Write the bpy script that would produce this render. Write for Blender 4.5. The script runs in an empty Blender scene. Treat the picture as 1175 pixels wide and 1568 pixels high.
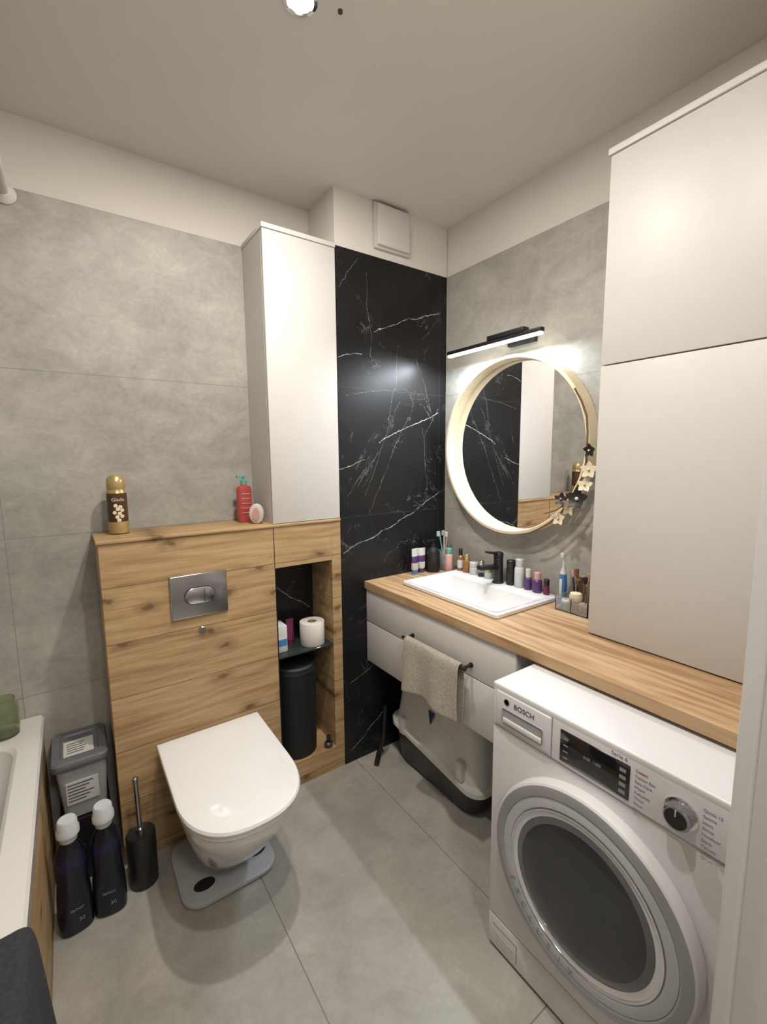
import bpy, bmesh, math, random
from mathutils import Vector, Matrix
random.seed(7)
PI=math.pi
scene=bpy.context.scene
coll=scene.collection
C=2.59; T=2.36; D=0.236; XB=-0.634; XA=-0.9505; XL=-1.5634; ZB=1.205; ZC=0.893

# ---------------------------------------------------------------- materials
class G:
    def __init__(s,name):
        s.m=bpy.data.materials.new(name); s.m.use_nodes=True; s.nt=s.m.node_tree
        s.nt.nodes.clear()
        s.out=s.n('ShaderNodeOutputMaterial'); s.b=s.n('ShaderNodeBsdfPrincipled')
        s.l(s.b.outputs[0],s.out.inputs[0])
        s.tc=s.n('ShaderNodeTexCoord'); s.P=s.tc.outputs['Object']
    def n(s,t): return s.nt.nodes.new(t)
    def l(s,a,b): s.nt.links.new(a,b)
    def inp(s,sock,v):
        if v is None: return
        if hasattr(v,'links') or hasattr(v,'is_linked'): s.l(v,sock)
        else:
            if sock.type=='RGBA' and len(v)==3: v=(*v,1)
            sock.default_value=v
    def set(s,k,v): s.inp(s.b.inputs[k],v)
    def math(s,op,a,b=None,c=None,clamp=False):
        n=s.n('ShaderNodeMath'); n.operation=op; n.use_clamp=clamp
        for i,v in enumerate((a,b,c)):
            if v is not None: s.inp(n.inputs[i],v)
        return n.outputs[0]
    def sep(s,v=None):
        n=s.n('ShaderNodeSeparateXYZ'); s.l(v or s.P,n.inputs[0]); return n.outputs
    def comb(s,x,y,z):
        n=s.n('ShaderNodeCombineXYZ')
        for i,v in enumerate((x,y,z)): s.inp(n.inputs[i],v)
        return n.outputs[0]
    def mapv(s,scale=(1,1,1),loc=(0,0,0),rot=(0,0,0),v=None):
        n=s.n('ShaderNodeMapping'); s.l(v or s.P,n.inputs[0])
        n.inputs['Scale'].default_value=scale; n.inputs['Location'].default_value=loc; n.inputs['Rotation'].default_value=rot
        return n.outputs[0]
    def noise(s,scale,detail=4,rough=.5,v=None,dist=0):
        n=s.n('ShaderNodeTexNoise'); s.l(v or s.P,n.inputs['Vector'])
        n.inputs['Scale'].default_value=scale; n.inputs['Detail'].default_value=detail; n.inputs['Roughness'].default_value=rough
        n.inputs['Distortion'].default_value=dist
        return n.outputs[0]
    def ramp(s,f,stops):
        n=s.n('ShaderNodeValToRGB'); s.l(f,n.inputs[0]); e=n.color_ramp.elements
        while len(e)<len(stops): e.new(.5)
        for i,(p,c) in enumerate(stops):
            e[i].position=p; e[i].color=(*c,1) if len(c)==3 else c
        return n.outputs[0]
    def mix(s,f,a,b,mode='MIX'):
        n=s.n('ShaderNodeMix'); n.data_type='RGBA'; n.blend_type=mode
        s.inp(n.inputs[0],f); s.inp(n.inputs[6],a); s.inp(n.inputs[7],b); return n.outputs[2]
    def bump(s,h,strength=.3,dist=.002):
        n=s.n('ShaderNodeBump'); s.l(h,n.inputs['Height']); n.inputs['Strength'].default_value=strength; n.inputs['Distance'].default_value=dist
        s.l(n.outputs[0],s.b.inputs['Normal'])

def plain(name,col,rough=.5,metal=0,var=.06,nscale=30,bump=0,coat=0,trans=0,ior=None,alpha=None):
    g=G(name); f=g.noise(nscale,3)
    lo=tuple(max(0,c*(1-var)) for c in col); hi=tuple(min(1,c*(1+var)) for c in col)
    g.set('Base Color',g.ramp(f,[(.3,lo),(.7,hi)]))
    g.set('Roughness',rough); g.set('Metallic',metal)
    if coat: g.set('Coat Weight',coat)
    if trans: g.set('Transmission Weight',trans)
    if ior: g.set('IOR',ior)
    if alpha is not None: g.set('Alpha',alpha)
    if bump: g.bump(g.noise(nscale*8,3),bump,.001)
    return g.m
def emis(name,col,st):
    g=G(name); g.set('Base Color',col); g.set('Emission Color',col); g.set('Emission Strength',st); return g.m

def jointmask(g,c,off,per,w):
    d=g.math('PINGPONG',g.math('SUBTRACT',c,off),per/2)
    return g.math('LESS_THAN',d,w)

def concrete(name,axis,zoff,zper,xoff,xper,base=(.345,.335,.305),rough=.55,vertical=True,jw=.0011,ct=1.0,jd=.58):
    g=G(name); s=g.sep(); u=s[axis]; v=s[2] if vertical else s[1-axis]
    n1=g.noise(1.8,7,.62,dist=.8)
    sc=[1.5,1.5,1.5]; sc[axis]=1.0
    n2=g.noise(6.5,9,.74,v=g.mapv(scale=tuple(sc) if vertical else (1,1,1)),dist=.5); n3=g.noise(60,5,.65)
    f=g.math('ADD',g.math('MULTIPLY',n1,.40),g.math('ADD',g.math('MULTIPLY',n2,.46),g.math('MULTIPLY',n3,.14)))
    b=base
    K=lambda k: tuple(c*(1+(k-1)*ct) for c in b)
    col=g.ramp(f,[(.37,K(.70)),(.49,K(.97)),(.55,K(1.10)),(.64,K(1.36))])
    j=g.math('MAXIMUM',jointmask(g,v,zoff,zper,jw),jointmask(g,u,xoff,xper,jw))
    g.set('Base Color',g.mix(j,col,tuple(c*jd for c in b)))
    g.set('Roughness',rough)
    g.bump(g.math('SUBTRACT',g.math('MULTIPLY',f,.4),g.math('MULTIPLY',j,.6)),.2,.002)
    return g.m

def wood(name,uax,vax,wax,vo=0.04,vp=0.2,joints=True,c1=(.225,.135,.060),c2=(.385,.250,.123),c3=(.49,.342,.188),rough=.5,knots=True,grain=1.0,ra=.035):
    g=G(name); s=g.sep(); u,v,w=s[uax],s[vax],s[wax]
    plank=g.math('FLOOR',g.math('DIVIDE',g.math('SUBTRACT',v,vo),vp))
    ofs=g.math('MULTIPLY',plank,3.713)
    uu=g.math('ADD',u,ofs)
    warp=g.noise(1.0,3,v=g.comb(g.math('MULTIPLY',uu,1.6),g.math('MULTIPLY',v,7),g.math('MULTIPLY',w,7)))
    rings=g.math('SINE',g.math('ADD',g.math('MULTIPLY',v,190*grain),g.math('MULTIPLY',warp,26)))
    fib=g.noise(1.0,6,.7,v=g.comb(g.math('MULTIPLY',uu,4),g.math('MULTIPLY',v,190),g.math('MULTIPLY',w,190)))
    big=g.noise(1.0,5,.6,v=g.comb(g.math('MULTIPLY',uu,2.2),g.math('MULTIPLY',v,16),g.math('MULTIPLY',w,16)),dist=.5)
    f=g.math('ADD',g.math('MULTIPLY',rings,ra),g.math('ADD',g.math('MULTIPLY',fib,.45),g.math('MULTIPLY',big,.55)))
    col=g.ramp(f,[(.33,c1),(.5,c2),(.66,c3)])
    if knots:
        vo_=g.n('ShaderNodeTexVoronoi'); vo_.voronoi_dimensions='2D'; vo_.inputs['Scale'].default_value=1.0
        kv=g.comb(g.math('MULTIPLY',uu,3.6),g.math('MULTIPLY',v,7.0),0.0)
        nn=g.n('ShaderNodeTexNoise'); g.l(g.P,nn.inputs['Vector']); nn.inputs['Scale'].default_value=28; nn.inputs['Detail'].default_value=4
        mx=g.n('ShaderNodeVectorMath'); mx.operation='MULTIPLY_ADD'; g.l(nn.outputs[1],mx.inputs[0]); mx.inputs[1].default_value=(.22,.22,0); g.l(kv,mx.inputs[2])
        g.l(mx.outputs[0],vo_.inputs['Vector'])
        k=g.ramp(vo_.outputs['Distance'],[(.04,(1,1,1)),(.085,(.45,.45,.45)),(.22,(0,0,0))])
        col=g.mix(g.math('MULTIPLY',k,.78),col,(.080,.038,.015))
    hgt=f
    if joints:
        j=jointmask(g,v,vo,vp,.0013)
        col=g.mix(j,col,(.14,.09,.05)); hgt=g.math('SUBTRACT',f,g.math('MULTIPLY',j,1.5))
    g.set('Base Color',col); g.set('Roughness',rough)
    g.bump(hgt,.2,.002)
    return g.m

def marble(name,axis):
    g=G(name); s=g.sep(); x,z=s[axis],s[2]
    nz=g.n('ShaderNodeTexNoise'); g.l(g.P,nz.inputs['Vector']); nz.inputs['Scale'].default_value=9; nz.inputs['Detail'].default_value=8; nz.inputs['Roughness'].default_value=.62
    sx=g.sep(nz.outputs[1])
    xd=g.math('ADD',x,g.math('MULTIPLY',g.math('SUBTRACT',sx[0],.5),.06))
    zd=g.math('ADD',z,g.math('MULTIPLY',g.math('SUBTRACT',sx[1],.5),.06))
    brk=g.noise(26,5,.75)
    segs=[((-.45,2.03),(-.26,2.12),.0018),((-.26,2.12),(-.04,2.18),.0022),((-.63,1.905),(-.50,1.94),.0018),
     ((-.42,1.545),(-.05,1.70),.0023),((-.63,1.425),(-.50,1.46),.0018),((-.48,1.22),(-.25,1.66),.0010),
     ((-.20,1.21),(-.04,1.29),.0018),((-.62,1.04),(-.20,1.20),.0021),((-.30,1.74),(-.50,1.30),.0009),
     ((-.48,2.28),(-.45,1.9),.0009),((-.30,2.0),(-.36,1.62),.0010),((-.60,1.75),(-.30,1.80),.0009),((-.15,1.62),(-.12,1.30),.0009),
     ((-.60,.40),(-.35,.52),.0017),((-.60,.06),(-.40,.20),.0020),((-.62,2.2),(-.52,2.33),.0010),((-.2,1.95),(-.08,1.66),.0009),
     ((-.16,2.04),(-.05,2.16),.0009),((-.14,1.58),(-.05,1.72),.0010),((-.60,1.3),(-.42,1.5),.0009),((-.92,.9),(-.7,.75),.002)]
    tot=None
    for (a,b,w) in segs:
        dx,dz=b[0]-a[0],b[1]-a[1]; L=math.hypot(dx,dz); ux,uz=dx/L,dz/L
        al=g.math('MULTIPLY_ADD',xd,ux,g.math('MULTIPLY_ADD',zd,uz,-(a[0]*ux+a[1]*uz)))
        pe=g.math('MULTIPLY_ADD',xd,-uz,g.math('MULTIPLY_ADD',zd,ux,(a[0]*uz-a[1]*ux)))
        inside=g.math('LESS_THAN',g.math('ABSOLUTE',g.math('SUBTRACT',al,L/2)),L/2)
        line=g.math('SUBTRACT',1.0,g.math('DIVIDE',g.math('ABSOLUTE',pe),w),clamp=True)
        m=g.math('MULTIPLY',g.math('MULTIPLY',line,inside),1.0 if w>.0015 else .5)
        tot=m if tot is None else g.math('MAXIMUM',tot,m)
    tot=g.math('MULTIPLY',tot,g.ramp(brk,[(.38,(.08,.08,.08)),(.55,(1,1,1))]))
    for (sc,off,wd,th) in ((2.2,0,260,.50),(4.5,5,200,.54)):
        r=g.noise(sc,8,.6,v=g.mapv(scale=(1,1,.8),loc=(off,off,off)),dist=1.5)
        rv=g.math('SUBTRACT',1.0,g.math('MULTIPLY',g.math('ABSOLUTE',g.math('SUBTRACT',r,.5)),wd),clamp=True)
        msk=g.ramp(g.noise(5,4,v=g.mapv(loc=(off,2,off))),[(th,(0,0,0)),(th+.12,(.32,.32,.32))])
        tot=g.math('MAXIMUM',tot,g.math('MULTIPLY',rv,msk))
    cloud=g.ramp(g.noise(4,5),[(.4,(.005,.005,.006)),(.75,(.012,.012,.014))])
    col=g.mix(tot,cloud,(.60,.60,.60))
    j=g.math('MAXIMUM',jointmask(g,z,T-4*.577,.577,.0012),jointmask(g,x,-.045,1.2,.0012))
    col=g.mix(j,col,(.035,.035,.035))
    g.set('Base Color',col); g.set('Roughness',.36); g.set('Specular IOR Level',.38)
    return g.m

M={}
M['paint']=plain('wall_paint',(.67,.64,.60),.85,var=.015,nscale=5,bump=.04)
M['ceil']=plain('ceiling_paint',(.66,.63,.595),.9,var=.02,nscale=3,bump=.03)
M['tileX']=concrete('grey_tile_back',0,T-4*.577,.577,-1.82,1.2)
M['tileY']=concrete('grey_tile_right',1,T-4*.577,.577,0,1.2)
M['floor']=concrete('floor_tile',0,.05,1.2,.025,.6,base=(.315,.305,.275),rough=.38,vertical=False,jw=.0017,ct=.8,jd=.5)
M['marble']=marble('black_marble_tile',0)
M['woodbox']=wood('oak_tile_cladding',0,2,1)
M['woodtub']=wood('oak_tile_tub',1,2,0)
M['counter']=wood('ash_countertop',1,0,2,vo=-1.0,vp=.129,joints=False,c1=(.255,.140,.065),c2=(.415,.268,.142),c3=(.50,.348,.205),knots=False,rough=.42,grain=.7,ra=.07)
M['white']=plain('white_laminate',(.57,.555,.54),.45,var=.01)
M['whiteedge']=plain('white_edge',(.62,.605,.59),.5,var=.01)
M['seam']=plain('dark_seam',(.03,.03,.03),.7)
M['ceramic']=plain('glazed_ceramic',(.68,.68,.67),.10,var=.005,coat=.4)
M['acryl']=plain('tub_acrylic',(.60,.59,.56),.15,var=.005,coat=.3)
M['applw']=plain('appliance_white',(.61,.61,.62),.28,var=.005)
M['appgrey']=plain('appliance_grey',(.30,.31,.32),.35,var=.01)
M['appring']=plain('door_ring_silver',(.31,.32,.33),.28,var=.01,metal=.35)
M['appring2']=plain('door_inner_ring',(.44,.45,.47),.22,var=.01,metal=.1)
M['tint']=plain('door_glass_tinted',(.33,.34,.36),.02,var=.01,trans=1,ior=1.4)
M['display']=plain('display_black',(.006,.006,.008),.1,coat=1)
M['chrome']=plain('chrome',(.75,.75,.76),.08,metal=1,var=.01)
M['satin']=plain('satin_chrome',(.42,.42,.43),.2,metal=1,var=.02)
M['black']=plain('matt_black',(.010,.010,.011),.42)
M['binblk']=plain('bin_black',(.006,.006,.007),.6)
M['dgrey']=plain('dark_grey_plastic',(.035,.037,.04),.4)
M['pine']=plain('pale_wood_frame',(.68,.57,.38),.5,var=.08,nscale=12)
M['mirror']=plain('mirror_glass',(.93,.94,.94),.0,metal=1,var=0.001)
M['lampw']=emis('lamp_diffuser',(.90,.95,1.0),6.0)
M['spotw']=emis('spot_diffuser',(1,.96,.9),10)
M['towel']=plain('beige_terry',(.41,.38,.32),.95,var=.28,nscale=200,bump=1)
M['towelb']=plain('charcoal_towel',(.026,.028,.032),.95,var=.3,nscale=120,bump=1)
M['text']=plain('print_dark',(.05,.05,.06),.6)
M['textw']=plain('print_grey',(.22,.23,.25),.6)
M['red']=plain('print_red',(.35,.05,.05),.5)
M['paper']=plain('tissue_paper',(.62,.59,.55),.95,var=.03,bump=.4)
M['card']=plain('cardboard',(.3,.2,.12),.9)
M['trim']=plain('door_trim_white',(.56,.555,.55),.4,var=.01)
def drumm():
    g=G('drum_steel'); v=g.n('ShaderNodeTexVoronoi'); v.inputs['Scale'].default_value=85; g.l(g.P,v.inputs['Vector'])
    g.set('Base Color',g.ramp(v.outputs['Distance'],[(.16,(.03,.03,.03)),(.26,(.12,.12,.125))])); g.set('Metallic',.2); g.set('Roughness',.35); M['drum']=g.m
drumm()
def col(n,c,r=.35,**k): M[n]=plain(n,c,r,**k); return M[n]
col('gold',(.50,.36,.16),.3,metal=.6); col('brown',(.07,.035,.012),.35); col('redbot',(.36,.055,.05),.25); col('teal',(.10,.34,.30),.3)
col('pink',(.55,.32,.28),.4); col('navy',(.005,.006,.014),.18); col('navy2',(.010,.010,.04),.18); col('capw',(.50,.52,.53),.25); col('amber',(.26,.12,.04),.15)
col('label',(.54,.54,.52),.5); col('blue',(.05,.18,.42),.3); col('dblue',(.02,.04,.12),.3); col('purple',(.08,.035,.13),.3); col('wine',(.13,.02,.06),.3)
col('cream',(.66,.58,.42),.6); col('twig',(.14,.07,.03),.7); col('scale',(.40,.42,.43),.4)
col('litter',(.66,.66,.64),.3); col('jar',(.62,.68,.50),.08,trans=.9,ior=1.3); col('clear',(.85,.86,.86),.08,trans=.85,ior=1.25)
col('shelfgl',(.05,.07,.07),.05,trans=.5,ior=1.3); col('boxplas',(.30,.31,.31),.3); col('boxlid',(.12,.125,.135),.35)

# ---------------------------------------------------------------- mesh builder
class B:
    def __init__(s,name):
        s.name=name; s.bm=bmesh.new(); s.mats=[]
    def mi(s,m):
        if isinstance(m,str): m=M[m]
        if m not in s.mats: s.mats.append(m)
        return s.mats.index(m)
    def add(s,bm,mat,mx=None):
        if mx is not None: bm.transform(mx)
        i=s.mi(mat)
        for f in bm.faces: f.material_index=i; f.smooth=True
        me=bpy.data.meshes.new('t'); bm.to_mesh(me); bm.free(); s.bm.from_mesh(me); bpy.data.meshes.remove(me)
    def box(s,x0,x1,y0,y1,z0,z1,mat,bev=0,seg=2,mx=None):
        bm=bmesh.new(); bmesh.ops.create_cube(bm,size=1)
        for v in bm.verts: v.co=Vector(((x0+x1)/2+v.co.x*(x1-x0),(y0+y1)/2+v.co.y*(y1-y0),(z0+z1)/2+v.co.z*(z1-z0)))
        if bev: bmesh.ops.bevel(bm,geom=bm.edges[:],offset=bev,segments=seg,affect='EDGES',profile=.5)
        s.add(bm,mat,mx)
    def loft(s,rings,mat,c0=True,c1=True,mx=None,closed=True):
        bm=bmesh.new(); vr=[[bm.verts.new(Vector(p)) for p in r] for r in rings]; n=len(rings[0])
        for a,b in zip(vr[:-1],vr[1:]):
            for i in range(n if closed else n-1):
                j=(i+1)%n
                try: bm.faces.new((a[i],a[j],b[j],b[i]))
                except: pass
        if c0: bm.faces.new(vr[0][::-1])
        if c1: bm.faces.new(vr[-1])
        bmesh.ops.remove_doubles(bm,verts=bm.verts,dist=1e-6)
        bmesh.ops.recalc_face_normals(bm,faces=bm.faces)
        s.add(bm,mat,mx)
    def lathe(s,prof,mat,loc=(0,0,0),axis='z',seg=40,mx=None,sx=1,sy=1):
        rings=[[(max(r,1e-5)*math.cos(2*PI*i/seg)*sx,max(r,1e-5)*math.sin(2*PI*i/seg)*sy,z) for i in range(seg)] for r,z in prof]
        R=Matrix.Identity(4)
        if axis=='-x': R=Matrix.Rotation(-PI/2,4,'Y')
        if axis=='x': R=Matrix.Rotation(PI/2,4,'Y')
        if axis=='-y': R=Matrix.Rotation(PI/2,4,'X')
        if axis=='y': R=Matrix.Rotation(-PI/2,4,'X')
        m=Matrix.Translation(loc)@R
        if mx is not None: m=mx@m
        s.loft(rings,mat,True,True,m)
    def tube(s,pts,r,mat,seg=12,mx=None):
        pts=[Vector(p) for p in pts]; rings=[]
        rr=r if isinstance(r,(list,tuple)) else [r]*len(pts)
        up=Vector((0,0,1)); prev=None
        for i,p in enumerate(pts):
            d=(pts[min(i+1,len(pts)-1)]-pts[max(i-1,0)]).normalized()
            if prev is None:
                a=d.cross(up); 
                if a.length<.1: a=d.cross(Vector((1,0,0)))
            else: a=prev-d*prev.dot(d)
            a.normalize(); b=d.cross(a).normalized(); prev=a
            rings.append([p+a*math.cos(2*PI*k/seg)*rr[i]+b*math.sin(2*PI*k/seg)*rr[i] for k in range(seg)])
        s.loft(rings,mat,True,True,mx)
    def text(s,t,size,mx,mat,align='CENTER'):
        cu=bpy.data.curves.new('t','FONT'); cu.body=t; cu.size=size; cu.align_x=align; cu.extrude=.0003
        o=bpy.data.objects.new('t',cu); coll.objects.link(o)
        dg=bpy.context.evaluated_depsgraph_get(); me=bpy.data.meshes.new_from_object(o.evaluated_get(dg))
        bm=bmesh.new(); bm.from_mesh(me); s.add(bm,mat,mx)
        bpy.data.objects.remove(o); bpy.data.curves.remove(cu); bpy.data.meshes.remove(me)
    def done(s,recenter=True,angle=35,mods=None,parent=None):
        me=bpy.data.meshes.new(s.name)
        if recenter:
            xs=[v.co for v in s.bm.verts]
            c=Vector(((min(v.x for v in xs)+max(v.x for v in xs))/2,(min(v.y for v in xs)+max(v.y for v in xs))/2,min(v.z for v in xs)))
            for v in s.bm.verts: v.co-=c
        s.bm.to_mesh(me); s.bm.free()
        for m in s.mats: me.materials.append(m)
        me.set_sharp_from_angle(angle=math.radians(angle))
        o=bpy.data.objects.new(s.name,me); coll.objects.link(o)
        if recenter: o.location=c
        if parent: o.parent=parent
        return o
def rrect(x0,x1,y0,y1,r,z,n=6):
    p=[]
    for cx,cy,a in ((x1-r,y1-r,0),(x0+r,y1-r,90),(x0+r,y0+r,180),(x1-r,y0+r,270)):
        for i in range(n+1):
            t=math.radians(a+90*i/n); p.append((cx+r*math.cos(t),cy+r*math.sin(t),z))
    return p
def ell(cx,cy,z,rx,ry,n=32,e=2.0):
    p=[]
    for i in range(n):
        t=2*PI*i/n; c,s_=math.cos(t),math.sin(t)
        p.append((cx+rx*math.copysign(abs(c)**(2/e),c),cy+ry*math.copysign(abs(s_)**(2/e),s_),z))
    return p

# ---------------------------------------------------------------- room shell
b=B('floor'); b.box(-2.6,.1,-3.2,.35,-.05,0,'floor'); b.done(False)
b=B('ceiling'); b.box(-2.6,.1,-3.2,.35,C,C+.05,'ceil'); b.done(False)
b=B('wall_back'); b.box(-2.6,XB+.02,D+.006,D+.11,0,C,'paint'); b.box(-2.6,XB+.02,D,D+.006,0,T,'tileX'); b.done(False)
b=B('wall_back_right'); b.box(XB,.1,.004,D+.11,T,C,'paint'); b.box(XB,.1,0,D+.11,0,T,'marble'); b.done(False)
b=B('wall_right'); b.box(.006,.1,-3.2,0.0,0,C,'paint'); b.box(0,.006,-1.6,0.0,0,T,'tileY'); b.done(False)
b=B('wall_left'); b.box(-2.6,-2.5,-3.2,D,0,C,'paint'); b.box(-2.5,-2.494,-1.6,D,0,T,'tileY'); b.done(False)
JX=-.846
b=B('wall_front'); b.box(JX+.03,.0,-1.70,-1.56,0,C,'paint'); b.box(-2.494,-2.03,-1.70,-1.57,0,C,'paint'); b.box(-2.03,JX+.03,-1.70,-1.57,2.09,C,'paint'); b.done(False)
b=B('trim_1')
# casing (room side) and jamb lining, jamb set back from the casing edge
b.box(JX,JX+.090,-1.572,-1.548,0,2.13,'trim',.006,4); b.box(JX+.008,JX+.032,-1.72,-1.566,0,2.09,'trim',.003,3)
b.box(-2.10,-2.01,-1.572,-1.548,0,2.13,'trim',.006,4); b.box(-2.042,-2.018,-1.72,-1.566,0,2.09,'trim',.003,3)
b.box(-2.10,JX+.090,-1.571,-1.5495,2.068,2.138,'trim',.006,4); b.box(-2.018,JX+.008,-1.72,-1.566,2.076,2.092,'trim',.003,3)
b.done(False)
b=B('wall_south'); b.box(-2.6,.1,-3.3,-3.2,0,C,'paint'); b.done(False)

# ---------------------------------------------------------------- toilet cladding box with niche
b=B('toilet_boxing')
b.box(XL,XA,0,D-.001,0,ZB-.012,'woodbox',.0015,1)
b.box(XL-.006,XB-.001,-.006,D-.001,ZB-.012,ZB,'woodbox',.003,2)
nx0,nx1,nz0,nz1=-.945,-.682,.115,1.02
b.box(nx1,XB-.001,0,D-.001,0,ZB-.012,'woodbox',.0015,1)
b.box(XA,nx1,0,D-.001,nz1,ZB-.012,'woodbox')
b.box(XA,nx1,0,D-.001,0,nz0,'woodbox')
b.box(XA,nx0,.002,D-.001,nz0,nz1,'marble')
b.box(XA,nx1,D-.03,D-.001,nz0,nz1,'marble')
b.box(XA-.0015,XA+.0015,-.0012,.01,nz1,ZB-.012,'seam')
b.box(nx0,nx1,.006,D-.03,.616,.624,'shelfgl',.001,1)
b.done(False)

b=B('flush_plate')
b.box(-1.355,-1.15,-.012,-.0002,.885,1.05,'satin',.004,3)
b.loft([rrect(-.053,.053,-.03,.03,.0299,0,8),rrect(-.053,.053,-.03,.03,.0299,.004,8),rrect(-.050,.050,-.027,.027,.0269,.006,8)],'satin',mx=Matrix.Translation((-1.2525,-.012,.967))@Matrix.Rotation(PI/2,4,'X'))
b.box(-1.238,-1.236,-.0195,-.012,.94,.994,'seam')
b.loft([rrect(-.056,.056,-.033,.033,.0329,0,8),rrect(-.056,.056,-.033,.033,.0329,.001,8)],'seam',mx=Matrix.Translation((-1.2525,-.012,.967))@Matrix.Rotation(PI/2,4,'X'))
b.done()
b=B('flush_sensor'); b.lathe([(.013,0),(.013,.006),(.010,.009),(.0,.009)],'satin',(-1.25,-.0002,.828),'-y',24); b.done()

# ---------------------------------------------------------------- cabinets
b=B('wall_cabinet')
b.box(XA,XB-.001,.018,D-.001,ZB,T+.0,'white',.001,1)
b.box(XA,XB-.002,0,.016,ZB+.002,T-.014,'white',.0015,2)
b.box(XA-.003,XB-.001,-.004,D-.001,T-.012,T+.006,'whiteedge',.0015,2)
b.done()
XT=-.256; TY0=-1.445; TY1=-.972; ZT=2.36
b=B('storage_cabinet')
b.box(XT+.019,-.001,TY0,TY1,ZC,ZT-.016,'white',.001,1)
b.box(XT,XT+.017,TY0,TY1,ZC+.004,1.748,'white',.0015,2)
b.box(XT,XT+.017,TY0,TY1,1.752,ZT-.018,'white',.0015,2)
b.box(XT-.006,-.001,TY0,TY1+.006,ZT-.016,ZT+.002,'whiteedge',.0015,2)
b.done()
XC=-.511
hx0,hx1,hy0,hy1=-.385,-.125,-.695,-.175   # cut-out for the basin
b=B('countertop'); z0=ZC-.034
b.box(XC,hx0,-1.49,-.001,z0,ZC,'counter'); b.box(hx1,-.001,-1.49,-.001,z0,ZC,'counter')
b.box(hx0,hx1,-1.49,hy0,z0,ZC,'counter'); b.box(hx0,hx1,hy1,-.001,z0,ZC,'counter')
b.done(False)
XV=XC+.008
b=B('vanity_cabinet')
b.box(XV+.02,-.002,-.88,-.862,.50,z0,'white',.001,1); b.box(XV+.02,-.002,-.02,-.002,.50,z0,'white',.001,1)
b.box(XV+.02,-.002,-.862,-.02,.50,.518,'white'); b.box(-.02,-.002,-.862,-.02,.518,z0,'white')
b.box(XV,XV+.018,-.88,-.004,.50,.695,'white',.0015,2)
b.box(XV,XV+.018,-.88,-.004,.699,ZC-.038,'white',.0015,2)
b.done()
hx=XV-.045
b=B('drawer_handle')
b.tube([(hx,-.345,.742),(hx,-.705,.742)],.006,'black')
for y in (-.36,-.69): b.tube([(XV,y,.742),(hx,y,.742)],.006,'black'); b.lathe([(.009,0),(.009,.006),(.0,.006)],'black',(XV,y,.742),'-x',20)
b.done()

def cloth(name,mat,prof,y0,y1,ny,wave,thick):
    bm=bmesh.new(); rows=[]
    for i in range(ny+1):
        t=i/ny; y=y0+(y1-y0)*t; row=[]
        for k,(x,z) in enumerate(prof):
            q=k/(len(prof)-1); dx,dy,dz=wave(t,q)
            row.append(bm.verts.new((x+dx,y+dy,z+dz)))
        rows.append(row)
    for a,c in zip(rows[:-1],rows[1:]):
        for k in range(len(prof)-1): bm.faces.new((a[k],a[k+1],c[k+1],c[k]))
    for f in bm.faces: f.smooth=True
    me=bpy.data.meshes.new(name); bm.to_mesh(me); bm.free(); me.materials.append(M[mat])
    o=bpy.data.objects.new(name,me); coll.objects.link(o)
    m=o.modifiers.new('s','SOLIDIFY'); m.thickness=thick; m.offset=0
    m=o.modifiers.new('u','SUBSURF'); m.levels=1; m.render_levels=2
    return o
zt=.742
prof=[(hx-.0135,zt-.195+.02*i) for i in range(10)]+[(hx-.0105,zt+.0085),(hx,zt+.0135),(hx+.0105,zt+.0085)]+[(hx+.0145,zt-.012-.0235*i) for i in range(10)]
def wv(t,q):
    h=max(0,min(1,abs(q-.5)*2))
    return (-.010*h*math.sin(t*11+.6)*(1 if q<.5 else .3)+(-.008*h if q<.5 else .002), .014*h*math.sin(q*7)*(t-.5), (.012*math.sin(t*5)*h if q<.5 else 0)-(.02*(1-t)*h if q<.5 else 0))
cloth('hand_towel','towel',prof,-.370,-.680,28,wv,.006)

# ---------------------------------------------------------------- washbasin
b=B('washbasin')
sx0,sx1,sy0,sy1=-.405,-.028,-.715,-.155
zt=ZC+.018
b.loft([rrect(sx0+.003,sx1-.003,sy0+.003,sy1-.003,.015,ZC),rrect(sx0,sx1,sy0,sy1,.017,ZC+.004),rrect(sx0,sx1,sy0,sy1,.017,zt-.003),rrect(sx0+.003,sx1-.003,sy0+.003,sy1-.003,.016,zt),
 rrect(sx0+.018,sx1-.105,sy0+.022,sy1-.022,.03,zt),rrect(sx0+.024,sx1-.111,sy0+.028,sy1-.028,.03,zt-.004),
 rrect(sx0+.05,sx1-.125,sy0+.06,sy1-.06,.04,zt-.060),rrect(sx0+.075,sx1-.145,sy0+.10,sy1-.10,.04,zt-.078),rrect(sx0+.13,sx1-.18,sy0+.22,sy1-.22,.02,zt-.084)],'ceramic',c0=False)
b.lathe([(.022,0),(.022,.003),(.018,.004),(.006,.001),(.0,.001)],'chrome',((sx0+.13+sx1-.18)/2,-.435,zt-.084),'z',28)
b.done()
b=B('faucet'); fx,fy,fz=-.075,-.435,zt
b.lathe([(.026,0),(.026,.005),(.021,.008),(.021,.105),(.0205,.112),(.019,.114),(.0,.114)],'black',(fx,fy,fz),'z',36)
b.box(fx-.125,fx,fy-.015,fy+.015,fz+.062,fz+.082,'black',.005,3,mx=Matrix.Translation((fx,fy,fz+.07))@Matrix.Rotation(math.radians(6),4,'Y')@Matrix.Translation((-fx,-fy,-fz-.07)))
b.lathe([(.011,0),(.011,.012),(.0,.012)],'black',(fx-.112,fy,fz+.048),'z',20)
b.lathe([(.0215,.117),(.0215,.135),(.019,.139),(.0,.139)],'black',(fx,fy,fz),'z',36)
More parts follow.
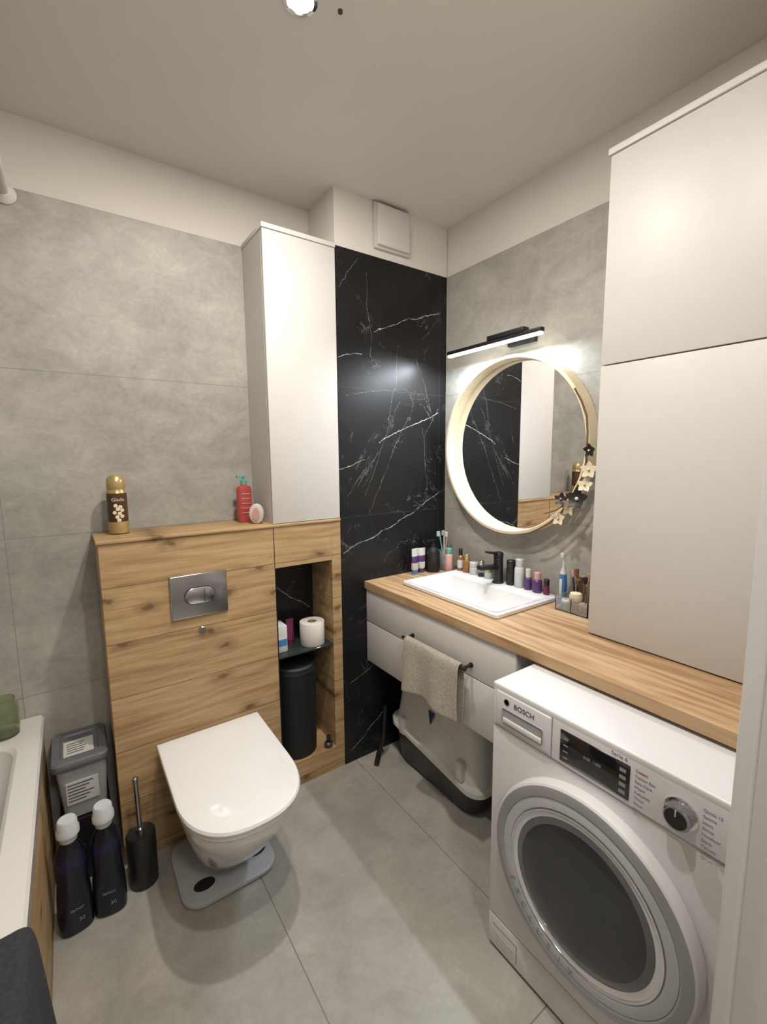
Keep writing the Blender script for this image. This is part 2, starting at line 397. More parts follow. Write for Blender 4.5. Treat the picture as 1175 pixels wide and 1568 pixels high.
b.box(fx-.08,fx+.01,fy-.011,fy+.011,fz+.130,fz+.139,'black',.003,2,mx=Matrix.Translation((fx,fy,fz+.13))@Matrix.Rotation(math.radians(10),4,'Y')@Matrix.Translation((-fx,-fy,-fz-.13)))
b.done()

# ---------------------------------------------------------------- mirror
my,mz,R=-.456,1.517,.38
b=B('round_mirror')
b.lathe([(R-.002,0.0005),(R,.004),(R,.068),(R-.002,.07),(R-.012,.07),(R-.014,.068),(R-.018,.014),(.0,.014)],'pine',(0,my,mz),'-x',96)
b.lathe([(R-.019,.0145),(R-.019,.0165),(.0,.0165)],'mirror',(0,my,mz),'-x',96)
b.done(angle=25)
b=B('mirror_lamp'); lx=-.11; lz=1.948
b.box(lx-.012,lx+.012,-.652,-.136,lz-.002,lz+.014,'black',.002,2)
b.box(lx-.010,lx+.010,-.648,-.140,lz-.012,lz-.002,'lampw',.002,2)
b.box(lx-.016,lx+.020,-.575,-.385,lz+.012,lz+.032,'black',.003,2)
b.box(-.022,-.001,-.55,-.41,lz-.005,lz+.035,'black',.003,2)
b.tube([(-.01,-.44,lz+.02),(lx,-.44,lz+.022)],.007,'black'); b.tube([(-.01,-.52,lz+.02),(lx,-.52,lz+.022)],.007,'black')
lamp=b.done()
b=B('vent_cover'); b.box(-.43,-.255,-.028,.003,2.405,2.575,'whiteedge',.006,3); b.box(-.44,-.245,-.012,.003,2.395,2.585,'white',.003,2); b.done()
def spot(x,y):
    b=B('ceiling_spotlight'); b.lathe([(.042,0),(.042,.004),(.033,.007),(.031,.003),(.0,.003)],'chrome',(x,y,C),'z',36,mx=Matrix.Translation((0,0,2*C))@Matrix.Scale(-1,4,(0,0,1)))
    b.lathe([(.030,0),(.030,.0045),(.0,.0045)],'spotw',(x,y,C),'z',36,mx=Matrix.Translation((0,0,2*C))@Matrix.Scale(-1,4,(0,0,1)))
    return b.done()
SP=[(-1.07,-.625),(-1.25,-1.36)]
spots=[spot(*p) for p in SP]
b=B('smoke_sensor'); b.lathe([(.006,0),(.006,.004),(0,.004)],'dgrey',(-.975,-.655,C-.004),'z',16); b.done()

# ---------------------------------------------------------------- toilet
def dring(cx,hw,yb,yf,L,z,n=28,taper=1.0,e=2.4):
    pts=[(cx+hw*taper,yb,z)]
    for i in range(5):
        t=(i+1)/6; pts.append((cx+hw*(taper+(1-taper)*t),yb+(yf+L-yb)*t,z))
    for i in range(n+1):
        a=PI*i/n; c,s_=math.cos(a),math.sin(a)
        pts.append((cx+hw*math.copysign(abs(c)**(2/e),c),yf+L-L*abs(s_)**(2/e),z))
    for i in range(5):
        t=1-(i+1)/6; pts.append((cx-hw*(taper+(1-taper)*t),yb+(yf+L-yb)*t,z))
    pts.append((cx-hw*taper,yb,z)); return pts
tx=-1.252
b=B('toilet'); e0=-.0005
b.loft([dring(tx,.085,e0,-.20,.10,.07),dring(tx,.105,e0,-.30,.13,.085),dring(tx,.118,e0,-.37,.16,.13),dring(tx,.135,e0,-.44,.2,.20),dring(tx,.155,e0,-.505,.22,.28),dring(tx,.168,e0,-.555,.23,.345),dring(tx,.175,e0,-.575,.23,.385),dring(tx,.176,e0,-.578,.23,.405),dring(tx,.172,-.004,-.574,.23,.41)],'ceramic')
b.loft([dring(tx,.176,-.05,-.583,.23,.411),dring(tx,.182,-.045,-.59,.23,.414),dring(tx,.182,-.045,-.59,.23,.426),dring(tx,.178,-.05,-.585,.23,.428)],'ceramic')
b.loft([dring(tx,.182,-.045,-.592,.23,.430),dring(tx,.187,-.04,-.598,.23,.433),dring(tx,.188,-.04,-.600,.23,.440),dring(tx,.185,-.043,-.596,.23,.447),dring(tx,.176,-.052,-.585,.225,.450)],'ceramic')
b.box(tx-.10,tx+.10,-.045,-.012,.405,.43,'ceramic',.006,3)
b.lathe([(.012,0),(.012,.003),(.0,.003)],'chrome',(tx-.1,-.12,.215),'-x',16)
b.done(angle=40)

b=B('bathroom_scale')
r0=rrect(-1.42,-1.11,-.335,-.035,.06,.004,8); r1=rrect(-1.425,-1.105,-.34,-.03,.065,.010,8); r2=rrect(-1.425,-1.105,-.34,-.03,.065,.020,8); r3=rrect(-1.415,-1.115,-.33,-.04,.06,.024,8)
b.loft([r0,r1,r2,r3],'scale')
b.loft([ell(-1.35,-.27,.0245,.035,.024),ell(-1.35,-.27,.0255,.035,.024)],'black'); b.loft([ell(-1.16,-.24,.0245,.035,.024),ell(-1.16,-.24,.0255,.035,.024)],'black')
for x in (-1.39,-1.14):
    for y in (-.30,-.07): b.lathe([(.014,0),(.014,.006),(0,.006)],'black',(x,y,0),'z',16)
b.done()

# ---------------------------------------------------------------- bathtub
b=B('bathtub')
X1=-1.765; X0=-2.492; Y0=-1.53; Y1=D-.001
zr=.55
b.loft([rrect(X0,X1-.006,Y0,Y1,.01,zr-.045),rrect(X0,X1,Y0,Y1,.012,zr-.04),rrect(X0,X1,Y0,Y1,.012,zr-.008),rrect(X0+.002,X1-.006,Y0+.002,Y1-.002,.012,zr),
 rrect(X0+.06,X1-.062,Y0+.10,Y1-.14,.09,zr),rrect(X0+.068,X1-.072,Y0+.108,Y1-.15,.09,zr-.010),rrect(X0+.09,X1-.10,Y0+.15,Y1-.20,.11,zr-.25),rrect(X0+.13,X1-.14,Y0+.22,Y1-.30,.12,zr-.40),rrect(X0+.2,X1-.2,Y0+.30,Y1-.38,.1,zr-.43)],'acryl',c0=False)
b.box(X1-.03,X1-.008,Y0,Y1,0,zr-.04,'woodtub',.001,1)
b.done(False)
tp=[(-1.86,.52),(-1.855,.54),(-1.845,.557)]+[(-1.835+.01*i,.557+.001*math.sin(i)) for i in range(7)]+[(-1.762,.553),(-1.756,.54)]+[(-1.753+.001*i,.51-.035*i) for i in range(9)]
cloth('bath_towel','towelb',tp,-.70,-1.12,24,lambda t,q:(.010*max(0,q-.55)*2*(1+math.sin(t*22)) ,(-.02*max(0,q-.5)*math.sin(q*9) if t<.5 else 0)+.03*(q-.5)*(1-t),.004*(1+math.sin(t*18))*(1 if q<.6 else 0)-.03*max(0,q-.6)*math.sin(t*7)),.008)
b=B('glass_jar'); b.lathe([(.036,0),(.042,.004),(.045,.03),(.045,.10),(.038,.118),(.038,.128),(.035,.128),(.035,.117),(.041,.1),(.041,.01),(.0,.008)],'jar',(-1.870,.15,zr),'z',40); b.done()
b=B('shower_curtain_rod'); rx=-1.724; b.tube([(rx,D-.001,2.335),(rx,-1.5,2.335)],.0125,'whiteedge',20); b.lathe([(.033,0),(.033,.006),(.02,.02),(.015,.024),(.0,.024)],'whiteedge',(rx,D-.001,2.335),'-y',28); b.lathe([(.033,0),(.033,.006),(.02,.02),(.0,.024)],'whiteedge',(rx,-1.569,2.335),'y',28); b.tube([(rx,-1.48,2.335),(rx,-1.565,2.335)],.0125,'whiteedge',20); b.done()

# ---------------------------------------------------------------- washing machine
WX=-.681; WY1=-.947; WY0=-1.545; WZ=.848
WT=lambda y,z,x=WX: Matrix.Translation((x,y,z))@Matrix(((0,0,-1,0),(-1,0,0,0),(0,1,0,0),(0,0,0,1)))
b=B('washing_machine')
b.box(WX+.012,-.09,WY0,WY1,.012,WZ-.022,'applw',.004,3)
b.box(WX-.004,-.08,WY0-.001,WY1+.001,WZ-.022,WZ,'applw',.006,4)
zp=.722
b.box(WX-.004,WX+.05,WY0,WY1,zp,WZ-.010,'applw',.006,4)
b.box(WX,WX+.02,WY0,WY1,.115,zp-.003,'applw',.003,3)
b.box(WX,WX+.02,WY0,WY1,.012,.112,'applw',.003,3)
for y in (WY0+.04,WY1-.04):
    for x in (WX+.05,-.14): b.lathe([(.02,0),(.02,.013),(0,.013)],'dgrey',(x,y,0),'z',16)
F=WX-.004
b.box(F-.0025,F+.01,-1.135,-.962,zp+.008,WZ-.018,'applw',.004,3)
b.box(F-.0035,F,-1.115,-.985,zp+.022,zp+.066,'appgrey',.006,3); b.box(F-.0075,F-.002,-1.112,-.988,zp+.024,zp+.040,'whiteedge',.003,2)
b.text('BOSCH',.020,WT(-1.055,zp+.078,F-.003),'text'); b.lathe([(.009,0),(.009,.001),(.0065,.001),(.0065,0)],'text',(F-.0025,-.998,zp+.085),'-x',20)
b.box(F-.001,F+.001,-1.1395,-1.1375,zp+.002,WZ-.014,'textw')
b.text('Serie 6',.013,WT(-1.305,WZ-.026,F-.0003),'textw')
b.box(F-.002,F+.002,-1.330,-1.162,zp+.012,zp+.094,'display',.002,2)
for i in range(4):
    b.box(F-.0026,F-.0018,-1.322,-1.308,zp+.022+i*.017,zp+.030+i*.017,'textw'); b.box(F-.0026,F-.0018,-1.184,-1.172,zp+.024+i*.016,zp+.027+i*.016,'textw')
b.text('0:58  1400',.010,WT(-1.245,zp+.052,F-.0022),'textw')
ky,kz=-1.430,zp+.055
b.lathe([(.031,0),(.031,.003),(.028,.004),(.0,.004)],'chrome',(F,ky,kz),'-x',40); b.lathe([(.026,.004),(.025,.024),(.022,.027),(.0,.027)],'satin',(F,ky,kz),'-x',40); b.lathe([(.020,.0272),(.0195,.028),(0,.028)],'black',(F,ky,kz),'-x',40)
b.box(F-.0295,F-.027,ky-.001,ky+.001,kz+.006,kz+.019,'label')
LT=['Cotton','Cotton Eco','Easy-Care','Mixed','Delicates','Wool','Rinse','Spin']; RT=['Quick 15','Sports','Jeans','Shirts','Outdoor','Dark','Towels','Drum Clean']
for i in range(8):
    b.text(LT[i],.0085,WT(-1.340,kz+.034-.0125*i,F-.0003),'red' if i==0 else 'textw','LEFT')
    b.text(RT[i],.0085,WT(-1.466,kz+.030-.0125*i,F-.0003),'textw','LEFT')
b.lathe([(.009,0),(.009,.003),(0,.003)],'black',(F,-1.528,zp+.038),'-x',20); b.text('Start',.009,WT(-1.525,zp+.060,F-.0003),'text'); b.text('Pause',.009,WT(-1.525,zp+.014,F-.0003),'text')
dy,dz=-1.247,.447
K=(WX,dy,dz)
b.lathe([(.243,0),(.251,.010),(.252,.028),(.248,.038),(.243,.041)],'applw',K,'-x',96)
b.lathe([(.2435,.030),(.243,.0412),(.237,.0435),(.222,.046),(.218,.044),(.216,.036),(.0,.0005)],'appring',K,'-x',96)
b.lathe([(.2175,.036),(.2170,.0435),(.212,.0450),(.195,.0450),(.190,.0405),(.184,.030),(.180,.012),(.178,.004),(0,.0025)],'appring2',K,'-x',96)
b.lathe([(.191,.040),(.1905,.0455),(.187,.0455),(.185,.036)],'chrome',K,'-x',96)
b.lathe([(.179,.006),(.150,.0065),(.148,.010),(.12,.004),(0,.004)],'drum',K,'-x',64)
for rr_ in (.155,.118,.085): b.lathe([(rr_,.006),(rr_,.011),(rr_-.002,.012),(rr_-.004,.011),(rr_-.004,.006)],'satin',K,'-x',64)
for k in range(3):
    a=k*2*PI/3+.5; mxk=Matrix.Translation((WX-.006,dy,dz))@Matrix.Rotation(a,4,'X')
    b.loft([[(-.006*math.sin(PI*q/8),.018*math.sin(PI*q/8)*math.cos(2*PI*j/12),.03+.09*q/8+.012*math.sin(2*PI*j/12)) for j in range(12)] for q in range(9)],'satin',mx=mxk)
b.lathe([(.030,.004),(.026,.010),(0,.012)],'satin',K,'-x',32)
sh=[(.1845,.034),(.176,.040),(.155,.046),(.12,.051),(.07,.054),(.0,.055)]
b.lathe(sh+[(.0,.051),(.07,.050),(.118,.047),(.152,.042),(.173,.036),(.181,.031)],'tint',K,'-x',72)
for i,ch in enumerate('EXCLUSIV'):
    a=math.radians(-152+i*8.6); r=.2115
    yy=dy-r*math.cos(a); zz=dz+r*math.sin(a)
    b.text(ch,.023,WT(yy,zz,WX-.0458)@Matrix.Rotation(a+PI/2,4,'Z'),'text' if False else 'textw')
b.box(WX-.001,WX+.002,-1.05,-.965,.085,.087,'textw'); b.box(WX-.001,WX+.002,-1.052,-1.05,.03,.087,'textw')
for i in range(3): b.box(WX-.001,WX+.002,-1.04,-.975,.055-.012*i,.057-.012*i,'appgrey')
b.box(WX-.001,WX+.002,WY0+.02,WY0+.10,.15,.17,'appgrey')
b.done(angle=30)

# ---------------------------------------------------------------- litter box
b=B('litter_box')
def lr(x0,x1,y0,y1,r,zl,zrr):
    out=[]
    for p in rrect(x0,x1,y0,y1,r,0,6):
        t=(p[1]-y1)/(y0-y1); out.append((p[0],p[1],zl+(zrr-zl)*t))
    return out
b.loft([lr(-.375,-.03,-.58,-.11,.06,0,0),lr(-.39,-.02,-.60,-.09,.07,.02,.02),lr(-.41,-.015,-.63,-.07,.07,.19,.12)],'dgrey')
b.loft([lr(-.415,-.012,-.64,-.065,.07,.19,.12),lr(-.424,-.01,-.650,-.056,.07,.195,.125),lr(-.424,-.01,-.650,-.056,.07,.215,.145),lr(-.405,-.012,-.635,-.07,.07,.225,.155),lr(-.40,-.015,-.62,-.08,.07,.26,.24),lr(-.385,-.03,-.60,-.095,.07,.40,.38),lr(-.36,-.05,-.57,-.12,.07,.43,.42),lr(-.30,-.11,-.5,-.2,.05,.44,.435)],'litter')
b.loft([[(-.396,-.34,.365),(-.396,-.375,.360),(-.403,-.36,.31)],[(-.402,-.34,.365),(-.402,-.375,.360),(-.409,-.36,.31)]],'dblue')
for y in (-.17,-.55): b.box(-.425,-.40,y-.02,y+.02,.17,.25,'litter',.006,2)
b.done()
b=B('litter_scoop'); b.tube([(-.47,-.05,.02),(-.445,-.055,.10),(-.43,-.05,.26)],[.012,.010,.008],'black'); b.tube([(-.52,-.10,.012),(-.47,-.05,.03),(-.44,-.03,.012)],[.012,.012,.011],'black'); b.done()

# ---------------------------------------------------------------- floor items left
def detergent(x,y,rot):
    b=B('detergent_bottle'); mx=Matrix.Translation((x,y,0))@Matrix.Rotation(rot,4,'Z')
    R_=[(0,.040,.028),(.006,.046,.033),(.05,.048,.035),(.12,.046,.034),(.17,.041,.031),(.21,.043,.033),(.25,.041,.032),(.285,.033,.028),(.30,.024,.022),(.31,.020,.020)]
    b.loft([ell(0,0,z,rx,ry,32,2.6) for z,rx,ry in R_],'navy',mx=mx)
    b.lathe([(.022,.305),(.024,.308),(.024,.322),(.031,.327),(.031,.345),(.027,.352),(.027,.370),(.023,.376),(0,.376)],'capw',mx=mx,seg=32)
    b.text('lenor',.017,mx@Matrix.Translation((0,-.0362,.085))@Matrix.Rotation(PI/2,4,'X'),'textw')
    b.text('30',.017,mx@Matrix.Translation((0.01,-.0362,.045))@Matrix.Rotation(PI/2,4,'X'),'textw')
    b.loft([ell(0,0,z,rx,ry,32,2.6) for z,rx,ry in [(.225,.0430,.0335),(.262,.0395,.0315)]],'navy2',mx=mx)
    b.done()
detergent(-1.712,-.155,.15); detergent(-1.618,-.15,-.1)
b=B('toilet_brush'); bx,by=-1.515,-.105
b.lathe([(.044,0),(.046,.004),(.046,.185),(.043,.19),(.040,.188),(.012,.186),(.0,.186)],'black',(bx,by,0),'z',36)
b.tube([(bx,by,.18),(bx-.003,by,.39)],.0075,'satin',16); b.lathe([(.0125,.0),(.0125,.02),(.009,.024),(.0,.024)],'satin',(bx,by,.186),'z',24); b.lathe([(.009,0),(.010,.006),(.006,.012),(0,.012)],'satin',(bx-.003,by,.386),'z',20)
b.done()
b=B('storage_bin'); b.loft([rrect(-1.73,-1.60,.02,.215,.02,0),rrect(-1.74,-1.59,.01,.225,.02,.24),rrect(-1.735,-1.595,.015,.22,.02,.24),rrect(-1.725,-1.605,.025,.21,.02,.235)],'black'); b.done()
b=B('storage_container')
b.loft([rrect(-1.725,-1.60,.03,.21,.02,.241),rrect(-1.74,-1.59,.02,.22,.02,.43)],'boxplas')
b.loft([rrect(-1.75,-1.585,.012,.228,.022,.43),rrect(-1.752,-1.583,.010,.230,.024,.435),rrect(-1.752,-1.583,.010,.230,.024,.452),rrect(-1.748,-1.587,.014,.226,.022,.458),rrect(-1.725,-1.61,.04,.20,.02,.458),rrect(-1.722,-1.613,.043,.197,.02,.452)],'boxlid')
b.box(-1.715,-1.625,.06,.16,.452,.454,'label',.0005,1)
for i in range(5): b.box(-1.705,-1.655+.004*(i%3),.075+.015*i,.079+.015*i,.454,.4545,'text')
mxl=Matrix.Translation((0,.0225,.34))@Matrix.Rotation(math.radians(3),4,'X')
b.box(-1.715,-1.62,-.002,.0,-.045,.04,'label',.0005,1,mx=mxl)
for i in range(6): b.box(-1.71,-1.635-.012*(i%3),-.003,-.001,.028-.012*i,.031-.012*i,'text',mx=mxl)
b.done()

# ---------------------------------------------------------------- on top of box
b=B('air_freshener'); P=(-1.485,.15,ZB)
b.lathe([(.031,0),(.033,.003),(.033,.15)],'brown',P,'z',36); b.lathe([(.0332,.004),(.0334,.005),(.0334,.045),(.0332,.046)],'gold',P,'z',36)
b.lathe([(.033,.15),(.030,.158),(.029,.165),(.0,.165)],'gold',P,'z',36); b.lathe([(.029,.163),(.0305,.168),(.0305,.19),(.027,.205),(.016,.215),(0,.217)],'gold',P,'z',36)
b.text('Glade',.017,Matrix.Translation(P)@Matrix.Translation((0,-.0337,.122))@Matrix.Rotation(PI/2,4,'X'),'label')
for (u_,v_) in ((-.008,.105),(.006,.10),(-.002,.092),(.011,.088),(-.012,.08),(.003,.076),(-.005,.064),(.010,.066),(.0,.052)):
    th=u_/.033; pp=(P[0]+.0332*math.sin(th),P[1]-.0332*math.cos(th),P[2]+v_)
    b.lathe([(.0075,0),(.006,.0015),(0,.002)],'cream',pp,'-y',7)
b.done()
b=B('soap_bottle'); P=(-1.015,.155,ZB)
b.loft([ell(P[0],P[1],ZB+z,rx,ry,32,3) for z,rx,ry in [(0,.028,.018),(.004,.031,.021),(.14,.031,.021),(.152,.026,.018),(.157,.012,.012),(.165,.011,.011)]],'redbot')
b.lathe([(.013,.16),(.013,.178),(.005,.18),(.005,.192),(.0,.192)],'teal',P,'z',24); b.box(P[0]-.03,P[0]+.008,P[1]-.007,P[1]+.007,ZB+.19,ZB+.2,'teal',.002,2)
for i in range(5): b.box(P[0]-.018,P[0]+.018,P[1]-.0222,P[1]-.02,ZB+.12-.02*i,ZB+.123-.02*i,'pink')
b.done()
b=B('scented_pod')
pm=Matrix.Translation((-.993,.07,ZB))@Matrix.Rotation(math.radians(55),4,'Z')
b.loft([[(-.012+.024*k,.030*math.cos(t*2*PI/32)*f,.042+.042*math.sin(t*2*PI/32)*f) for t in range(32)] for k,f in ((0,.8),(.15,.97),(.3,1),(.7,1),(.85,.97),(1,.8))],'label',mx=pm)
b.loft([[(-.013-.003*k,.014*math.cos(t*2*PI/32),.042+.026*math.sin(t*2*PI/32)) for t in range(32)] for k in (0,1)],'pink',mx=pm)
b.done()

# ---------------------------------------------------------------- niche contents
zs=.624
b=B('toilet_paper_roll'); b.lathe([(.022,0),(.055,.0),(.057,.003),(.057,.102),(.055,.105),(.022,.105),(.020,.10),(.020,.004),(.022,0)],'paper',(-.755,.072,zs),'z',40)
b.lathe([(.0215,.001),(.0215,.104),(.019,.104),(.019,.001),(.0215,.001)],'card',(-.755,.072,zs),'z',30); b.done()
b=B('tissue_pack'); b.box(-.935,-.885,.05,.13,zs,zs+.12,'label',.004,2); b.box(-.932,-.888,.049,.051,zs+.03,zs+.06,'blue'); b.done()
b=B('lotion_tube'); b.loft([ell(-.845,.12,zs+z,rx,ry,20) for z,rx,ry in [(0,.014,.014),(.02,.014,.014),(.022,.018,.016),(.12,.02,.003)]],'wine'); b.done()
b=B('waste_bin'); b.lathe([(.090,0),(.094,.004),(.100,.40),(.101,.41),(.098,.425),(.09,.432),(0,.435)],'binblk',(-.838,.103,nz0),'z',48); b.lathe([(.1015,.395),(.1025,.397),(.1025,.409),(.1015,.411)],'binblk',(-.838,.103,nz0),'z',48)
b.done()
b=B('pet_brush'); b.loft([ell(-.712,.02,nz0+z,rx,rx,20) for z,rx in [(0,.014),(.006,.02),(.02,.02),(.028,.012)]],'dgrey'); b.tube([(-.712,.02,nz0+.026),(-.715,.01,nz0+.06)],[.008,.012],'black'); b.done()

# ---------------------------------------------------------------- toiletries
def tube_c(x,y,h,r,mat,cap,rot=0,name='toothpaste_tube'):
    b=B(name); mx=Matrix.Translation((x,y,ZC))@Matrix.Rotation(rot,4,'Z')
    b.loft([ell(0,0,z,rx,ry,20) for z,rx,ry in [(0,r*.75,r*.75),(.022,r*.75,r*.75)]],cap,mx=mx)
    b.loft([ell(0,0,z,rx,ry,20) for z,rx,ry in [(.022,r*.9,r*.8),(.03,r,r*.85),(h*.6,r*1.1,r*.5),(h,r*1.2,.002)]],mat,mx=mx)
    b.loft([ell(0,0,z,rx,ry,20) for z,rx,ry in [(h*.45,r*1.08,r*.68),(h*.7,r*1.15,r*.42)]],'purple',mx=mx)
    b.done()
def bottle(name,x,y,h,r,mat,cap,neck=.5,capf=.25,lab=None):
    b=B(name); hb=h*(1-capf); P=(x,y,ZC)
    b.lathe([(r*.92,0),(r,.003),(r,hb*.85),(r*.9,hb*.93),(r*neck,hb),(0,hb)],mat,P,'z',28)
    b.lathe([(r*neck*1.15,hb),(r*neck*1.2,hb+.002),(r*neck*1.2,h-.002),(r*neck*1.05,h),(0,h)],cap,P,'z',24)
    if lab: b.lathe([(r*1.01,hb*.2),(r*1.015,hb*.21),(r*1.015,hb*.7),(r*1.01,hb*.71)],lab,P,'z',28)
    b.done()
tube_c(-.24,-.045,.13,.020,'label','blue',.2); tube_c(-.190,-.035,.125,.020,'label','purple',-.2)
b=B('soap_dispenser'); P=(-.13,-.055,ZC)
b.lathe([(.034,0),(.036,.003),(.036,.10),(.030,.115),(.014,.125),(.014,.14),(.005,.142),(.005,.158),(0,.158)],'black',P,'z',32); b.box(P[0]-.045,P[0]+.01,P[1]-.008,P[1]+.008,ZC+.156,ZC+.166,'black',.003,2); b.done()
b=B('toothbrush_cup'); P=(-.055,-.06,ZC)
b.lathe([(.028,0),(.030,.003),(.034,.10),(.031,.10),(.027,.006),(0,.005)],'clear',P,'z',32)
for k,(dx,dy2,m) in enumerate([(-.018,.01,'teal'),(.012,.016,'label'),(.0,-.016,'pink')]):
    b.tube([(P[0]-dx*.4,P[1]-dy2*.4,ZC+.008),(P[0]+dx,P[1]+dy2,ZC+.15),(P[0]+dx*1.4,P[1]+dy2*1.3,ZC+.2)],[.005,.004,.006],m,8)
    b.box(P[0]+dx*1.4-.014,P[0]+dx*1.4-.002,P[1]+dy2*1.3-.006,P[1]+dy2*1.3+.006,ZC+.175,ZC+.2,'label',.001,1)
b.done()
bottle('shaving_foam',-.085,-.125,.125,.020,'pink','teal',.7,.2)
ZS=ZC; ZC=ZS+.018
bottle('serum_bottle',-.055,-.178,.11,.016,'amber','black',.5,.3,'label'); bottle('perfume_bottle',-.055,-.222,.09,.020,'amber','gold',.5,.3)
bottle('cream_jar',-.055,-.270,.06,.022,'label','capw',.85,.35); bottle('perfume_bottle',-.055,-.318,.075,.019,'clear','satin',.5,.3)
bottle('cream_jar',-.055,-.362,.05,.019,'capw','gold',.9,.35)
bottle('deodorant',-.055,-.490,.110,.02,'black','black',.8,.25); bottle('lotion_bottle',-.055,-.536,.125,.021,'label','capw',.7,.25,'capw')
bottle('nail_polish_bottle',-.055,-.582,.09,.016,'purple','label',.6,.4); bottle('perfume_bottle',-.055,-.628,.085,.020,'purple','pink',.6,.35)
bottle('lip_balm',-.055,-.672,.065,.012,'wine','black',.8,.4)
ZC=ZS
b=B('electric_toothbrush'); P=(-.05,-.742,ZC)
b.lathe([(.022,0),(.022,.01),(.013,.014),(.0145,.02),(.0155,.08),(.013,.12)],'blue',P,'z',24); b.lathe([(.013,.12),(.009,.135),(.005,.15),(.0045,.2),(0,.2)],'label',P,'z',20)
b.box(P[0]-.0165,P[0]-.012,P[1]-.006,P[1]+.006,ZC+.03,ZC+.10,'label',.002,2); b.box(P[0]-.014,P[0],P[1]-.007,P[1]+.007,ZC+.185,ZC+.205,'label',.003,2)
b.done()
b=B('cosmetics_organizer'); ox0,ox1,oy0,oy1=-.135,-.015,-.90,-.768
t=.003
for a in ((ox0,ox0+t,oy0,oy1),(ox1-t,ox1,oy0,oy1),(ox0,ox1,oy0,oy0+t),(ox0,ox1,oy1-t,oy1),(ox0,ox1,-.835,-.835+t)): b.box(*a,ZC+.002,ZC+.055,'clear')
b.box(ox0,ox1,oy0,oy1,ZC,ZC+.004,'clear')
random.seed(3)
for k in range(9):
    x=random.uniform(-.06,-.03); y=random.uniform(-.885,-.785); h=random.uniform(.11,.16); m=random.choice(['black','gold','amber','twig']); dx=random.uniform(-.02,.0); dy2=random.uniform(-.012,.012)
    b.tube([(x,y,ZC+.006),(x+dx,y+dy2,ZC+h*.8)],.0035,m,8); b.tube([(x+dx,y+dy2,ZC+h*.8),(x+dx*1.2,y+dy2*1.2,ZC+h)],[.006,.009],random.choice(['black','twig','pink']),10)
for k in range(8):
    x=random.uniform(-.12,-.08); y=random.uniform(-.885,-.785); b.lathe([(.012,0),(.013,.004),(.013,.03),(.01,.034),(0,.034)],random.choice(['pink','wine','label','amber','cream']),(x,y,ZC+.004+.0),'z',16)
b.lathe([(0,0),(.02,.006),(.024,.02),(.02,.034),(0,.04)],'cream',(-.10,-.83,ZC+.038),'z',20)
b.done()

# ---------------------------------------------------------------- orchid garland
b=B('artificial_flower_garland')
arc=[]
for i in range(13):
    a=math.radians(-68+i*8.3); arc.append((-.088-.006*math.sin(i*1.7),my-(R+.006)*math.cos(a),mz+(R+.006)*math.sin(a)))
b.tube(arc,.004,'twig',8)
b.tube([arc[4],(-.12,-.74,1.27),(-.13,-.70,1.255)],.003,'twig',6)
def flower(c,r,mat,cm,tilt=0,n=5):
    base=Matrix.Translation(c)@Matrix.Rotation(-PI/2+tilt,4,'Y')@Matrix.Rotation(tilt,4,'X')
    for k in range(n):
        mx=base@Matrix.Rotation(2*PI*k/n,4,'Z')
        rings=[]
        for q in range(7):
            t=q/6; w=r*.36*math.sin(PI*min(.97,t*.9+.08)); z=.25*r*t*t
            rings.append([(r*t,-w,z+.15*w),(r*t,-w*.5,z),(r*t,0,z-.1*w),(r*t,w*.5,z),(r*t,w,z+.15*w),(r*t,w*.5,z+.002),(r*t,0,z-.1*w+.002),(r*t,-w*.5,z+.002)])
        b.loft(rings,mat,mx=mx)
    b.lathe([(0,0),(r*.16,.002),(r*.14,.008),(0,.012)],cm,mx=base,seg=12)
flower((-.11,-.823,1.320),.042,'black','cream',.2); flower((-.10,-.785,1.285),.034,'cream','gold',-.2); flower((-.12,-.765,1.315),.026,'black','gold',.3)
flower((-.10,-.745,1.238),.028,'cream','gold',.1); flower((-.105,-.862,1.425),.032,'cream','gold',.1); flower((-.10,-.858,1.495),.026,'black','gold',-.1); flower((-.10,-.845,1.37),.028,'cream','gold',.3)
b.done()

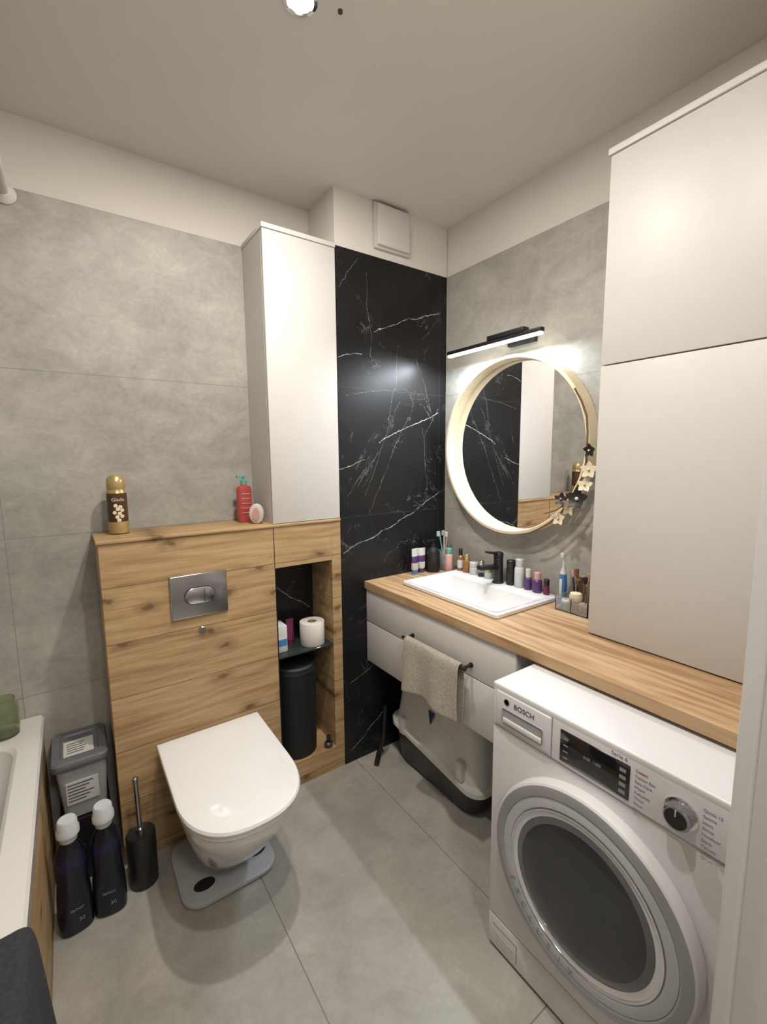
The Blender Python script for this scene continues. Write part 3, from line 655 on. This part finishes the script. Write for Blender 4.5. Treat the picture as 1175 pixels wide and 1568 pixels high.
# ---------------------------------------------------------------- lights
def area(name,loc,rot,sx,sy,e,colr,parent=None,shape='RECTANGLE',spread=None):
    l=bpy.data.lights.new(name,'AREA'); l.shape=shape; l.size=sx; l.size_y=sy; l.energy=e; l.color=colr
    if spread: l.spread=spread
    o=bpy.data.objects.new(name,l); coll.objects.link(o); o.location=loc; o.rotation_euler=rot
    if parent: o.parent=parent; o.matrix_parent_inverse=Matrix.Translation(parent.location).inverted()
    return o
area('lamp_light',(lx-.002,-.394,lz-.018),(0,math.radians(8),0),.02,.5,9.5,(.84,.92,1.0),lamp)
for (x,y),so,e in zip(SP,spots,(19.5,14.5)):
    area('spot_light',(x,y,C-.009),(0,0,0),.06,.06,e,(1,.925,.835),so,'DISK')
w=bpy.data.worlds.new('World'); scene.world=w; w.use_nodes=True
w.node_tree.nodes['Background'].inputs[0].default_value=(1,.95,.88,1); w.node_tree.nodes['Background'].inputs[1].default_value=.3
b=B('hall_lamp'); b.lathe([(.14,0),(.15,-.01),(.15,-.05),(.13,-.065),(0,-.07)],'lampw',(-1.5,-2.5,C),'z',40); hl=b.done(); 
area('hall_light',(-1.5,-2.5,C-.075),(0,0,0),.25,.25,18,(1,.94,.86),hl,'DISK')

# ---------------------------------------------------------------- camera
yaw,pit,rol,f=.6106,-.1247,-.0082,879.42
cy,sy,cp,sp=math.cos(yaw),math.sin(yaw),math.cos(pit),math.sin(pit)
F_=Vector((sy*cp,cy*cp,sp)); Rr=Vector((cy,-sy,0)); U=Rr.cross(F_)
c,s_=math.cos(rol),math.sin(rol)
R2=c*Rr+s_*U; U2=-s_*Rr+c*U
cam=bpy.data.cameras.new('camera'); co=bpy.data.objects.new('camera',cam); coll.objects.link(co)
mt=Matrix.Identity(4)
for i in range(3): mt[i][0]=R2[i]; mt[i][1]=U2[i]; mt[i][2]=-F_[i]
mt.translation=Vector((-1.6262,-1.7567,1.4823)); co.matrix_world=mt
cam.sensor_fit='VERTICAL'; cam.sensor_height=36; cam.lens=f*36/2002; cam.clip_start=.01
scene.camera=co
scene.view_settings.view_transform='Standard'
scene.view_settings.exposure=0
